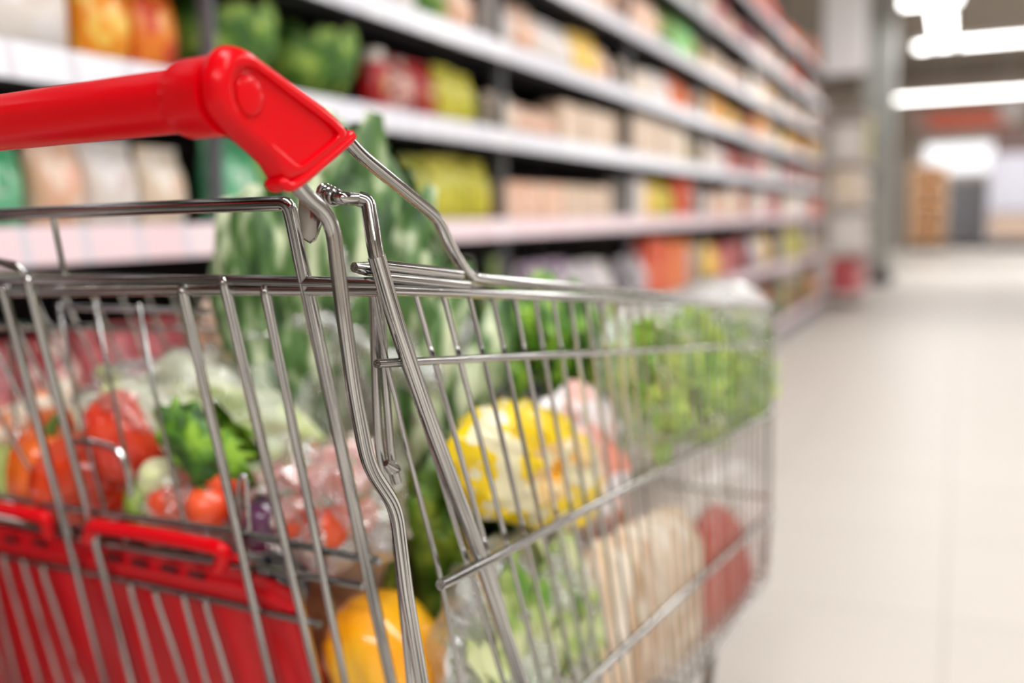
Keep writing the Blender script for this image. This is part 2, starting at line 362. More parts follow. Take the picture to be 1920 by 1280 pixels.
PAL = dict(
 white=((236, 228, 222), (190, 160, 150), (240, 236, 236)), cream=((238, 218, 194), (222, 160, 120), (245, 236, 224)),
 orange=((244, 150, 26), (240, 96, 40), (250, 206, 90)), amber=((238, 132, 40), (250, 190, 70), (214, 70, 40)),
 pink=((240, 170, 160), (205, 70, 66), (246, 214, 206)), red=((196, 20, 30), (240, 200, 120), (120, 14, 22)),
 darkred=((150, 30, 36), (206, 120, 60), (232, 200, 190)), yellowgreen=((196, 190, 40), (90, 130, 30), (222, 214, 90)),
 yellow=((246, 190, 30), (244, 150, 20), (250, 226, 130)), beige=((222, 196, 170), (200, 160, 130), (236, 216, 196)),
 peach=((240, 190, 160), (226, 140, 110), (246, 220, 200)), green=((70, 120, 40), (40, 84, 30), (160, 180, 70)),
 palegreen=((150, 226, 130), (210, 240, 190), (120, 200, 110)), mint=((110, 196, 150), (220, 240, 226), (70, 160, 110)),
 olive=((104, 116, 30), (60, 80, 24), (190, 190, 60)), grey=((176, 170, 176), (120, 110, 130), (220, 214, 220)),
 orangered=((232, 96, 40), (246, 160, 70), (200, 50, 36)), rose=((200, 96, 100), (226, 150, 146), (150, 50, 56)),
 purple=((110, 90, 130), (170, 150, 180), (220, 200, 210)))
CW = dict(white='white', cream='cream', orange='orange and yellow', amber='amber orange', pink='pink', red='dark red and yellow', darkred='deep red',
 yellowgreen='yellow-green', yellow='bright yellow', beige='beige', peach='peach-coloured', green='green', palegreen='pale green', mint='mint green',
 olive='olive green', grey='grey', orangered='orange-red', rose='rosy red', purple='greyish purple')
LEAFM = two_tone('leaf_green_bunch', (44, 92, 26), (170, 200, 90), 22, .5, c3=(92, 140, 48))
MESHES = {}
def goods_mesh(kind, w, h, d, col, var):
    key = (kind, w, h, d, col, var)
    if key not in MESHES:
        if kind == 'greens': ms = [LEAFM]
        else: ms = [pack_mat('wrap_%s_%d' % (col, var), *PAL[col], seed=var+len(col), gloss=.28), LIDS]
        o = GEO[kind](w, h, d).build(NAME[kind], ms); MESHES[key] = o.data; bpy.data.objects.remove(o)
    return MESHES[key]
ORD = ['first', 'second', 'third', 'fourth', 'fifth', 'sixth', 'seventh', 'eighth', 'ninth', 'tenth', 'eleventh', 'twelfth', '13th', '14th', '15th', '16th']
NGOODS = 0
def row(bayi, lev, items, inset=.03, y_start=None):
    """items: (kind, w, h, d, colour, count) placed left to right along one shelf of one bay"""
    global NGOODS
    y = Y0+BAY*bayi+.03 if y_start is None else y_start; z = LEVEL[lev]+.002; end = Y0+BAY*(bayi+1)-.02; pos = {}
    for kind, wd, h, d, col, cnt in items:
        for k in range(cnt):
            if y+wd > end+.005: return
            yc = y+wd/2; y += wd+.006; pos[(kind, col)] = pos.get((kind, col), 0)+1
            x = XF-inset-d/2
            pr = [project((XF-inset, yc+sy*wd/2, z+hz)) for sy in (-1, 1) for hz in (0, h)]
            if max(p[0] for p in pr) < -60 or min(p[0] for p in pr) > 1980 or max(p[1] for p in pr) < -50 or min(p[1] for p in pr) > 1330: continue
            o = bpy.data.objects.new(NAME[kind], goods_mesh(kind, wd, h, d, col, k % 2 if cnt > 2 else 0)); COL.objects.link(o)
            o.location = (x-random.uniform(0, .012), yc, z); o.rotation_euler = (0, 0, random.uniform(-.05, .05))
            if kind == 'pouch': o.scale = (1, 1, random.uniform(.93, 1.0))
            n = pos[(kind, col)]
            tag(o, '%s %s, %s such from left, %s, %s' % (CW[col], WORD[kind], ORD[n-1], LNAME[lev], BNAME[bayi]), CAT[kind],
                '%s %ss on the %s of the %s' % (CW[col], WORD[kind], LNAME[lev], BNAME[bayi]))
            NGOODS += 1
P, B_, J, T_, G_, BO = 'pouch', 'box', 'jar', 'tray', 'greens', 'bottle'
# nearest bay
row(0, 3, [(P, .18, .19, .12, 'white', 2), (P, .105, .185, .09, 'orange', 1), (P, .105, .185, .09, 'amber', 1)], inset=.04, y_start=.76)
row(0, 2, [(P, .15, .16, .1, 'mint', 1), (P, .095, .15, .09, 'peach', 1), (P, .11, .15, .09, 'white', 1), (P, .10, .15, .09, 'cream', 1)], inset=.04, y_start=.87)
row(0, 1, [(P, .16, .16, .1, 'yellowgreen', 2), (P, .11, .2, .1, 'rose', 1), (P, .1, .2, .1, 'darkred', 1), (P, .12, .21, .1, 'rose', 2)], inset=.04, y_start=.55)
# second bay
row(1, 3, [(G_, .27, .185, .24, 'green', 2), (J, .075, .15, .075, 'red', 1), (P, .11, .15, .08, 'darkred', 1), (P, .11, .15, .08, 'red', 1), (P, .1, .16, .08, 'yellowgreen', 3)])
row(1, 4, [(P, .16, .18, .1, 'peach', 1), (P, .15, .18, .1, 'cream', 2), (P, .15, .17, .1, 'white', 2), (P, .15, .18, .1, 'green', 1), (P, .15, .17, .1, 'peach', 1), (P, .12, .17, .1, 'white', 1)])
row(1, 2, [(P, .14, .18, .09, 'mint', 1), (G_, .2, .19, .18, 'green', 2), (P, .12, .17, .08, 'olive', 2), (P, .11, .18, .08, 'yellowgreen', 3)])
row(1, 1, [(P, .16, .24, .1, 'rose', 2), (P, .15, .26, .1, 'white', 2), (P, .14, .25, .1, 'green', 2), (P, .14, .25, .1, 'white', 2)])
# third bay
row(2, 4, [(P, .17, .18, .1, 'white', 1), (P, .15, .17, .1, 'peach', 1), (P, .15, .16, .1, 'white', 2), (P, .13, .17, .09, 'yellow', 2), (P, .13, .15, .09, 'peach', 2)])
row(2, 3, [(P, .17, .13, .1, 'cream', 1), (P, .15, .11, .1, 'peach', 2), (B_, .11, .14, .09, 'beige', 5)])
row(2, 2, [(B_, .16, .12, .14, 'peach', 3), (B_, .16, .12, .14, 'beige', 4)])
row(2, 1, [(P, .14, .25, .1, 'green', 1), (B_, .12, .22, .1, 'purple', 3), (P, .13, .2, .1, 'grey', 3), (P, .13, .2, .1, 'white', 2)])
row(2, 5, [(P, .15, .18, .1, 'cream', 3), (P, .14, .2, .1, 'peach', 5)])
# fourth bay
row(3, 5, [(P, .16, .2, .1, 'peach', 3), (P, .15, .2, .1, 'green', 2), (P, .15, .2, .1, 'palegreen', 2)])
row(3, 4, [(P, .13, .14, .09, 'cream', 3), (P, .13, .15, .09, 'white', 2), (P, .13, .16, .09, 'amber', 3)])
row(3, 3, [(B_, .12, .17, .09, 'beige', 5), (B_, .1, .16, .09, 'cream', 3), (P, .12, .14, .09, 'yellowgreen', 1)])
row(3, 2, [(B_, .12, .16, .1, 'white', 2), (P, .12, .17, .09, 'yellow', 2), (P, .12, .17, .09, 'yellowgreen', 2), (B_, .13, .18, .1, 'orangered', 3)])
row(3, 1, [(P, .15, .2, .1, 'grey', 2), (B_, .14, .26, .1, 'orangered', 2), (B_, .13, .24, .1, 'amber', 3), (B_, .13, .2, .1, 'grey', 2)])
row(3, 0, [(P, .18, .28, .12, 'mint', 3), (P, .18, .26, .12, 'rose', 3)])
row(3, 6, [(P, .16, .2, .1, 'cream', 7)])
# the far bays repeat a mix of goods
mix = {0: ['orangered', 'green', 'amber', 'rose'], 1: ['grey', 'yellow', 'rose', 'yellowgreen', 'orangered'], 2: ['white', 'peach', 'orangered', 'cream', 'rose'],
       3: ['orangered', 'white', 'rose', 'cream'], 4: ['yellow', 'cream', 'orange', 'amber'], 5: ['peach', 'beige', 'cream', 'yellow'], 6: ['peach', 'rose', 'orangered', 'cream'], 7: ['amber', 'orangered', 'rose', 'peach']}
rr = random.Random(11)
for b in range(4, NBAY):
    for lev in range(8):
        its = []; tot = 0; h = {0: .3, 1: .24, 2: .17, 3: .165, 4: .17, 5: .18, 6: .2, 7: .22}[lev]; used = set()
        while tot < 1.1:
            c = rr.choice([q for q in mix[lev] if q not in used] or mix[lev]); kd = rr.choice([P, B_, P, J if lev in (2, 3) else P])
            if c in used: break
            used.add(c); wd = rr.choice([.13, .16]) if b < 6 else .2; n = rr.choice([2, 3]); its.append((kd, wd, round(h*rr.uniform(.8, 1), 3), .1, c, n)); tot += (wd+.006)*n
        row(b, lev, its)
print('goods', NGOODS)
# ------------------------------------------------------------------ things at the end of the aisle
def gp(x, y): return on_plane(x, y, (0, 0, 0), V((0, 0, 1)))
mb = MB(); mb.box(-1.22, -.84, 13.8, 14.2, .0, 4.7); mb.box(-1.25, -.81, 13.76, 14.24, 0, .16, 1)
structure(mb.build('column', [two_tone('column_grey', (168, 172, 168), (184, 186, 180), 3, .6), plain('column_base_black', (34, 33, 34), .5)], smooth=False))
mb = MB(); mb.box(-1.24, -.86, 9.86, 9.96, 2.28, 4.70)
tag(mb.build('hanging_banner', plain('banner_white', (244, 242, 244), .4), smooth=False), 'tall white banner panel hanging from the ceiling at the far shelving end', 'banner')
e = empty('promotion_stand', (-1.25, 11.2, 0)); tag(e, 'pale promotional stand with a yellow card between shelving end and grey column', 'display stand')
mb = MB(); mb.box(-1.5, -1.44, 10.3, 11.5, 0, 2.2)
for z in (.15, .6, 1.05, 1.5, 1.95): mb.box(-1.44, -.86, 10.3, 11.5, z-.03, z)
mb.build('stand_frame', plain('stand_pinkish_white', (226, 214, 212), .5), e, False)
mb = MB(); mb.box(-.86, -.84, 10.3, 10.62, 1.5, 1.9); mb.build('price_card', plain('card_yellow', (226, 220, 130), .5), e, False)
for li, (z, c) in enumerate(((.15, 'rose'), (.6, 'white'), (1.05, 'cream'), (1.5, 'white'))):
    for k in range(4):
        o = bpy.data.objects.new('carton', goods_mesh('box', .26, .34, .3, c, 0)); COL.objects.link(o); o.location = (-1.06, 10.46+k*.29, z+.002)
        tag(o, '%s carton, %s from the left on the %s board of the pale promotional stand' % (CW[c], ORD[k], ['bottom', 'second', 'third', 'upper'][li]), 'carton', '%s cartons on the promotional stand' % CW[c])
def fixture(name, label, cat, px0, px1, depth, h, dd, frame_m, shelves, base_m, parts=None):
    """free-standing fixture far away, placed on the floor between two sight lines"""
    c = at((px0+px1)/2, 470, depth); wd = (px1-px0)/F_PX*depth
    e = empty(name, (c.x, c.y, 0)); tag(e, label, cat)
    x0, x1, y0, y1 = c.x-wd/2, c.x+wd/2, c.y, c.y+dd
    mb = MB(); mb.box(x0, x1, y0+dd*.9, y1, .2, h); mb.box(x0, x0+.05, y0, y1, .2, h); mb.box(x1-.05, x1, y0, y1, .2, h)
    for k in range(shelves+1): z = .24+(h-.28)*k/max(1, shelves); mb.box(x0+.05, x1-.05, y0+.02, y0+dd*.9, z-.03, z+(.03 if shelves < 5 else .09))
    mb.build('frame', frame_m, e, False)
    mb = MB(); mb.box(x0, x1, y0+.05, y1, 0, .2); mb.build('base', base_m, e, False)
    return e, (x0, x1, y0, y1, h, shelves)
BLK = plain('plinth_black', (22, 22, 24), .5)
e, g = fixture('display_rack', 'tall tan wooden bakery rack with black foot at the end of the aisle', 'rack', 1706, 1768, 23.5, 2.1, .6, plain('tan_wood', (232, 200, 164), .5), 4, BLK)
for k in range(4):
    z = .24+(2.1-.28)*k/4+.035
    for j in range(2):
        mb = MB(); cx = g[0]+.06+(g[1]-g[0]-.12)*(j+.5)/2; ww = (g[1]-g[0]-.2)/4
        for q in range(3): mb.lathe([(ww*.5, 0), (ww*.95, .05), (ww*.9, .12), (ww*.3, .17)], 12, (cx, g[2]+.12+.14*q, z))
        tag(mb.build('bread_loaf', plain('bread_brown', (214, 150, 92), .6)), 'brown loaves, %s pile on the %s board of the tan bakery rack' % (['left', 'right'][j], ['bottom', 'second', 'third', 'top'][k]), 'bread', 'loaves on the tan bakery rack')
e, g = fixture('cooler_shelf', 'low grey open shelving with dark boards between the bakery rack and white cabinet', 'shelving', 1772, 1850, 26, 1.75, .6, plain('cooler_grey', (226, 228, 236), .4), 5, plain('cooler_base', (120, 120, 130), .5))
e, g = fixture('chest_cabinet', 'large pale grey cabinet on a black plinth at the right edge', 'cabinet', 1856, 1990, 23, 2.3, 1.0, plain('cabinet_pale', (196, 196, 206), .35), 1, BLK)
mb = MB(); mb.box(g[0]+.05, g[1]-.05, g[2]-.02, g[2]+.02, .9, 2.26); mb.build('glass_front', plain('cabinet_front_pale', (190, 190, 202), .15), e, False)
mb = MB(); mb.box(g[0]+.05, g[1]-.05, g[2]-.03, g[2]+.01, .3, .85); mb.build('front_panel', plain('cabinet_front_brown', (190, 166, 148), .5), e, False)
mb = MB(); mb.box(g[0]+.1, g[1]-.05, g[2]+.2, g[3]-.1, 2.3, 2.85); tag(mb.build('cardboard_crate', plain('crate_dark', (110, 86, 80), .6), smooth=False), 'dark crate standing on top of the pale grey cabinet', 'crate')
c = at(1802, 292, 27); mb = MB(); mb.box(c.x-.95, c.x+.95, 30.9, 30.99, c.z-.42, c.z+.36)
structure(mb.build('window_1', emit_mat('daylit_pane', (1, .98, 1), 1.7), smooth=False))
c = at(1822, 222, 24); e = empty('hanging_sign', (c.x, c.y, c.z)); tag(e, 'long orange-red sign hanging under the far ceiling', 'sign')
mb = MB(); mb.box(c.x-.95, c.x+.95, c.y-.03, c.y+.03, c.z-.22, c.z+.22); mb.build('sign_board', plain('sign_red', (240, 120, 92), .5), e, False)
mb = MB()
for s in (-.7, .7): mb.tube([(c.x+s, c.y, c.z+.22), (c.x+s, c.y, 4.705)], .012, 6)
mb.build('suspension_rod', HOUS, e)
c = at(1735, 222, 24.5); e = empty('hanging_sign', (c.x, c.y, c.z)); tag(e, 'short pale pink sign hanging left of the orange-red one', 'sign')
mb = MB(); mb.box(c.x-.3, c.x+.3, c.y-.03, c.y+.03, c.z-.22, c.z+.22); mb.build('sign_board', plain('sign_pink', (214, 168, 158), .5), e, False)
mb = MB(); mb.tube([(c.x, c.y, c.z+.22), (c.x, c.y, 4.705)], .012, 6); mb.build('suspension_rod', HOUS, e)
c = at(1898, 204, 20); e = empty('round_sign', (c.x, c.y, c.z)); tag(e, 'round white sign hanging at the right edge below the far lamp', 'sign')
mb = MB(); mb.loft([[(c.x+.27*math.cos(a*PI/16), c.y+s, c.z+.27*math.sin(a*PI/16)) for a in range(32)] for s in (-.02, .02)]); mb.build('sign_disc', plain('sign_white', (236, 234, 238), .4), e)
mb = MB(); mb.tube([(c.x, c.y, c.z+.26), (c.x, c.y, 4.705)], .01, 6); mb.build('suspension_rod', HOUS, e)
# ------------------------------------------------------------------ the shopping cart
C0 = at(690, 535, .52)                                    # right rear corner of the basket rim
ZUP = V((0, 0, 1))
UL = V(((ROT@_L).x, (ROT@_L).y, 0)).normalized()          # along the handle, to the left
AF = V((-UL.y, UL.x, 0));  AF = AF if AF.y > 0 else -AF   # cart forward
SD = (Matrix.Rotation(math.radians(2.5), 3, 'Z') @ AF).normalized()
SN = V((SD.y, -SD.x, 0)); SN = SN if SN.dot(EYEP-C0) > 0 else -SN
SDL = (Matrix.Rotation(math.radians(-2.5), 3, 'Z') @ AF).normalized()
LEAN = math.radians(19.5)
GD = (AF*math.sin(LEAN) - ZUP*math.cos(LEAN)).normalized()
GN = UL.cross(GD).normalized(); GN = GN if GN.dot(EYEP-C0) > 0 else -GN
G0 = C0 + AF*.012
WID = .50; LEN = .885
def sp(x, y, off=0): return on_plane(x, y, C0+SN*off, SN)
def gt(x, y, off=0): return on_plane(x, y, G0+GN*off, GN)
cart = empty('shopping_cart', (C0.x, C0.y, 0), math.atan2(AF.y, AF.x)-PI/2)
tag(cart, 'wire shopping cart with a red handle bar, filled with bagged vegetables, in the aisle', 'shopping cart')
# handle
def hp(x, y): return sp(x, y, .0)
# end cap: a thick rounded plate with a sunken face
S_ = 1/2.743
def zz(l): return [(x*S_, y*S_) for x, y in l]
outer = zz([(1118, 400), (1140, 300), (1175, 243), (1218, 214), (1270, 226), (1330, 272), (1500, 395), (1700, 545), (1795, 632), (1832, 690), (1815, 722), (1690, 830), (1570, 925), (1510, 965), (1482, 962), (1466, 935), (1470, 890), (1385, 800), (1240, 672), (1172, 597), (1133, 520)])
inner = zz([(1196, 440), (1205, 385), (1232, 345), (1278, 332), (1330, 350), (1480, 470), (1600, 560), (1700, 636), (1742, 672), (1752, 692), (1742, 706), (1690, 748), (1600, 820), (1556, 852), (1545, 856), (1536, 850), (1440, 765), (1320, 665), (1262, 610), (1222, 560), (1202, 500)])
def resample(poly, n, c):
    out = []; m = len(poly)
    for k in range(n):
        a = 2*PI*k/n; d = V((math.cos(a), math.sin(a))); best = None
        for i in range(m):
            p = V(poly[i])-V(c); q = V(poly[(i+1) % m])-V(c); e = q-p; den = d.x*e.y-d.y*e.x
            if abs(den) < 1e-9: continue
            t = (p.x*e.y-p.y*e.x)/den; s = (p.x*d.y-p.y*d.x)/den
            if t > 0 and -1e-6 <= s <= 1+1e-6: best = t if best is None else max(best, t)
        out.append(V(c)+d*best)
    return out
cc = (1440*S_, 590*S_); NR = 120
ro = resample(outer, NR, cc); ri = resample(inner, NR, cc)
def smooth_loop(l, it): 
    for _ in range(it): l = [(l[i-1]+l[i]*2+l[(i+1) % len(l)])/4 for i in range(len(l))]
    return l
ro = smooth_loop(ro, 2); ri = smooth_loop(ri, 1)
CAPOFF = .010
PO = [sp(p.x, p.y, CAPOFF) for p in ro]; PI_ = [sp(p.x, p.y, CAPOFF) for p in ri]
cen = sum(PI_, V())/NR
TH = .0135
def ring(t, dep): return [a.lerp(b, t)-SN*dep for a, b in zip(PO, PI_)]
mb = MB()
rings = [[cen+(p-cen)*.02-SN*TH for p in ring(0, 0)], ring(.55, TH), ring(.25, TH*.97), ring(.06, TH*.85), ring(0, TH*.62), ring(0, .009), ring(.05, .0055), ring(.16, .0026), ring(.34, .0008), ring(.6, 0), ring(.93, 0), ring(.98, .0003), ring(1.0, .0012)]
step = [cen+(p-cen)*.985-SN*.0028 for p in PI_]
rings += [step, [cen+(p-cen)*.9-SN*.0030 for p in PI_], [cen+(p-cen)*.5-SN*.0030 for p in PI_], [cen+(p-cen)*.02-SN*.003 for p in PI_]]
mb.loft(rings)
cap = mb.build('handle_end_cap', RED, cart)
# lip around the open lower end of the cap
mb = MB(); l0 = [sp(x*S_, y*S_, CAPOFF) for x, y in ((1826, 694), (1815, 712), (1700, 812), (1570, 922), (1518, 957), (1488, 957), (1474, 938))]
loop = [p-SN*.002 for p in l0]+[p-SN*(TH-.003) for p in reversed(l0)]
mb.tube([p+SN*.0 for p in loop+[loop[0]]], .0027, 10, bend=.006); mb.build('cap_lip', RED, cap)
# the round plug on the cap: a flat disc with a groove
pc = sp(475, 178, CAPOFF)-SN*.003
ex, ey = SD, ZUP
mb = MB()
def disc(rad, off): return [pc+(ex*math.cos(2*PI*k/48)*.95+ey*math.sin(2*PI*k/48))*rad+SN*off for k in range(48)]
mb.loft([disc(.0104, -.0006), disc(.0102, .0006), disc(.0097, .0007), disc(.0095, .0001), disc(.0088, .0001), disc(.0086, .0012), disc(.0080, .0016), disc(.0050, .0019), disc(.0005, .0020)])
mb.build('cap_plug', RED, cap)
# bar and collar
bc = hp(432, 178)-SN*.006
hz = bc.z
def barp(s): return bc+UL*s
mb = MB(); mb.tube([barp(.01), barp(.52)], .0147, 40); bar = mb.build('handle_bar', RED, cart)
mb = MB(); q = [(-.004, .0180), (.0186, .0180), (.0200, .0176), (.0204, .0148)]
mb.loft([[barp(s)+(AF*math.cos(2*PI*k/40)+ZUP*math.sin(2*PI*k/40))*r for k in range(40)] for s, r in q]); mb.build('bar_collar', RED, bar)
# heavy frame wires on the near side
def wire(name, pts, r, bend=.012, parent=cart, seg=20, mat=CHROME):
    mb = MB(); mb.tube(pts, r, seg, bend=bend); return mb.build(name, mat, parent)
A = [sp(540, 322, .0), sp(568, 362, .0), sp(622, 408, .0), sp(640, 560, .004), sp(664, 735, .006), sp(690, 870, .008), sp(742, 950, .006), sp(762, 1110, .004), sp(800, 1330, .0)]
wire('handle_frame', A, .0041)
Bp = [sp(640, 250, -.002), sp(672, 287, -.002), sp(820, 408, -.003), sp(848, 470, -.003), sp(880, 521, -.004), sp(1000, 533, -.004), sp(1436, 567, -.004)]
wire('side_rail', Bp, .0038, .010)
# rear corner post of the basket with its bent top, and the swivel axle
D = [sp(672, 373, -.004), sp(690, 378, 0), sp(704, 474, .006), sp(737, 590, .009), sp(802, 780, .006), sp(880, 990, 0), sp(960, 1225, 0), sp(1000, 1340, 0)]
sleeve = wire('corner_post', D, .0043, .007)
mb = MB(); mb.tube([sp(706, 480, .006), sp(737, 590, .009), sp(802, 780, .006), sp(880, 990, 0), sp(960, 1225, 0), sp(1000, 1340, 0)], .0050, 14, bend=.02); mb.build('post_sleeve', CHROME, sleeve)
ax0 = sp(676, 374, -.004)
axle = [ax0, ax0+UL*.02+V((0, 0, 0.0))]
gl = gt(545, 384); gl0 = gt(0, 401)
wire('gate_axle', [ax0, at(640, 371, .505), at(612, 366, .52)], .0036, .004)
mb = MB()
pa, pb = at(632, 372, .508), at(604, 358, .528); tt = (pb-pa).normalized(); n1 = tt.orthogonal().normalized(); n2 = tt.cross(n1)
pts = [pa.lerp(pb, k/60)+(n1*math.cos(k/60*2*PI*4)+n2*math.sin(k/60*2*PI*4))*.0042 for k in range(61)]
mb.tube(pts, .0011, 6); mb.build('hinge_coil', CHROME, cart)
# hinge plate: a pear-shaped pressed tab behind the frame wire
pl = zz([(1545, 1000), (1600, 985), (1640, 1010), (1665, 1060), (1665, 1120), (1640, 1185), (1622, 1232), (1590, 1250), (1562, 1232), (1548, 1180), (1535, 1100), (1535, 1040)])
mb = MB(); pr = [at(x, y, .517) for x, y in pl]; cpl = sum(pr, V())/len(pr); vd = FWD
mb.loft([[cpl+(p-cpl)*.6-vd*.0022 for p in pr], [cpl+(p-cpl)*.93-vd*.0014 for p in pr], pr, [p+vd*.003 for p in pr]]); mb.build('hinge_plate', CHROME, cart)
# ---- side baskets (right and left): rims, horizontal wires, thin uprights
def zrim(s): return C0.z + (sp(1440, 572).z-C0.z)*s/LEN
ZB = .455
def side_panel(name, org, sd, inward, mirror=False):
    def q(s, z, off=0): return V((org.x, org.y, 0))+sd*s+ZUP*z+inward*off
    mb = MB()
    f = lambda s, y: None
    z2a, z2b = sp(690, 682).z, sp(1440, 648).z; z3a, z3b = sp(782, 1115).z, sp(1440, 775).z; z4a, z4b = sp(1072, 1280).z, sp(1440, 962).z
    mb.tube([q(.013, zrim(0)-.003), q(LEN, zrim(LEN)-.003)], .0035, 10)
    if mirror: mb.tube([q(-.012, zrim(0)+.0045), q(LEN, zrim(LEN)+.0045)], .0035, 10)
    else: mb.tube([q(.013, zrim(0)+.004), q(.102, zrim(.102)+.003)], .0034, 10); mb.tube([q(.014, zrim(0)+.0100), q(.094, zrim(.094)+.0095)], .0034, 10)
    m_ = .14 if mirror else 0
    for s0, za, zb, r in ((.0, z2a, z2b, .0026), (.055+m_, z3a, z3b, .0036), (.10+m_, z4a, z4b, .0040)):
        mb.tube([q(s0, za, -.004), q(LEN, zb, -.004)], r, 10)
    mb.tube([q(.17, ZB), q(LEN-.035, ZB), q(LEN, ZB+.03)], .003, 10, bend=.02)
    s = .02
    while s < LEN-.01:
        tn = .44*max(0, (1-s/LEN))**1.15; zt = zrim(s)-.003
        zbot = ZB if s < LEN-.05 else ZB+.015
        e = s+tn*(zt-zbot)
        if e > LEN-.002: e = LEN-.002
        mb.tube([q(s, zt, .004), q(s+(e-s)*.5+.002, (zt+zbot)/2, .005), q(e, zbot, .004)], .0019, 6, bend=.03)
        s += .0302
    mb.tube([q(LEN, zrim(LEN)), q(LEN, ZB+.07), q(LEN-.03, ZB)], .0036, 10, bend=.03)
    return mb.build(name, CHROME, cart)
OR = C0; OLf = C0+UL*WID
side_panel('side_panel', OR, SD, -SN)
SNL = V((SDL.y, -SDL.x, 0)); SNL = SNL if SNL.dot(C0-OLf) > 0 else -SNL
side_panel('side_panel', OLf, SDL, SNL, True)
# front panel and bottom grid
FR = V((C0.x, C0.y, 0))+SD*LEN; FL = V((OLf.x, OLf.y, 0))+SDL*LEN
mb = MB(); zf = zrim(LEN)
for z, r in ((zf, .0035), (zf-.06, .0026), (zf-.16, .0028), (zf-.27, .0028), (ZB, .003)): mb.tube([FR+ZUP*z, FL+ZUP*z], r, 8)
for k in range(1, 13): p = FR.lerp(FL, k/13); mb.tube([p+ZUP*zf, p+ZUP*ZB], .0016, 6)
mb.build('front_panel', CHROME, cart)
mb = MB()
RB = V((C0.x, C0.y, 0))+SD*.17; LB = V((OLf.x, OLf.y, 0))+SDL*.17
for k in range(1, 24): t = k/24; mb.tube([(RB.lerp(FR, t))+ZUP*ZB, (LB.lerp(FL, t))+ZUP*ZB], .0018 if k % 4 else .0028, 6)
for k in range(1, 12): t = k/12; mb.tube([RB.lerp(LB, t)+ZUP*(ZB-.004), FR.lerp(FL, t)+ZUP*(ZB-.004)], .0018, 6)
mb.build('basket_floor', CHROME, cart)
# ---- rear gate
gate = wire('rear_gate', [gt(-330, 392), gt(0, 402), gt(300, 389), gt(540, 381), gt(548, 410), gt(566, 500), gt(640, 840), gt(738, 1300)], .0043, .010)
mb = MB()
mb.tube([gt(-330, 527, .001), gt(0, 526, .001), gt(430, 525, .001), gt(713, 531, .001)], .0034, 10)
mb.tube([gt(-330, 552, .001), gt(0, 549, .001), gt(430, 544, .001), gt(713, 545, .001)], .0032, 10)
mb.build('gate_rim', CHROME, gate)
def gate_wire(p, r=.0033): return wire('gate_wire', p, r, .006, gate, 10)
for top, bot, hk in (((4, 540), (199, 1280), 0), ((51, 524), (248, 1280), 0), ((341, 542), (510, 1280), 0), ((419, 526), (596, 1280), 1), ((496, 542), (648, 1280), 0)):
    dx, dy = bot[0]-top[0], bot[1]-top[1]
    end = (bot[0]+dx*.09, bot[1]+dy*.09)
    gate_wire([gt(top[0]+6, top[1]+(-2 if not hk else 0), -.006), gt(top[0], top[1]-2, .004), gt(*bot, .003), gt(*end, .003)], .0036 if top[0] != 496 else .0032)
for l in (((-200, 894), (0, 930), (91, 946), (255, 970), (430, 995), (675, 1046), (712, 1052)), ((-200, 938), (0, 975), (190, 1017), (387, 1050), (460, 1059), (682, 1098)), ((-200, 1000), (0, 1039), (130, 1066), (270, 1094), (460, 1137), (600, 1170))):
    mb = MB(); mb.tube([gt(x, y, -.003) for x, y in l], .0030, 10, bend=.02); mb.build('gate_crossbar', CHROME, gate)
mb = MB()
for x0, y0, x1, y1 in ((-66, 1024, 10, 1280), (-26, 1032, 30, 1280), (7, 1043, 72, 1280), (44, 1050, 110, 1280), (80, 1060, 148, 1280), (244, 1094, 290, 1280), (292, 1108, 343, 1280), (346, 1119, 385, 1280), (386, 1126, 427, 1280)):
    x1 += 3; mb = MB(); mb.tube([gt(x0-10, y0-4, -.004), gt(x0, y0, .001), gt(x0+4, y0+20, .002), gt(x1, y1, .002), gt(x1+(x1-x0)*.25, y1+(y1-y0)*.25, .002)], .0026, 8, bend=.004); mb.build('gate_wire', CHROME, gate)
wire('rim_loop', [gt(-60, 488, 0), gt(-5, 489, 0), gt(36, 498, 0), gt(51, 526, 0)], .0027, .01, gate)
wire('axle_stay', [gt(98, 398, -.004), gt(104, 430, -.004), gt(120, 512, -.01), gt(132, 530, -.01)], .0022, .01, gate)
# behind the gate: the folded child-seat back of thin wires
FW = .085
def cs(x, y, off): return on_plane(x, y, G0+AF*off, GN)
seat = empty('child_seat', tuple(cs(260, 900, .03))); attach(seat, cart)
mb = MB()
for x0, y0, xm, ym, x1, y1 in ((16, 640, 30, 800, 46, 935), (110, 570, 140, 740, 196, 952), (178, 570, 212, 740, 258, 968), (260, 570, 290, 740, 347, 985)):
    mb.tube([cs(x0, y0, FW), cs(xm, ym, .05), cs(x1, y1, .012)], .0018, 8, bend=.05)
mb.tube([cs(-150, 600, FW), cs(170, 612, FW)], .0024, 8); mb.tube([cs(120, 576, FW), cs(390, 583, FW)], .0024, 8)
mb.tube([cs(130, 828, .03), cs(175, 826, .03), cs(222, 842, .025), cs(240, 880, .02), cs(250, 962, .012)], .0026, 8, bend=.02)
mb.tube([cs(442, 992, .012), cs(448, 900, .02), cs(455, 888, .02), cs(462, 900, .02), cs(468, 1000, .012)], .0018, 8, bend=.01)
mb.build('seat_back_wires', CHROME, seat)
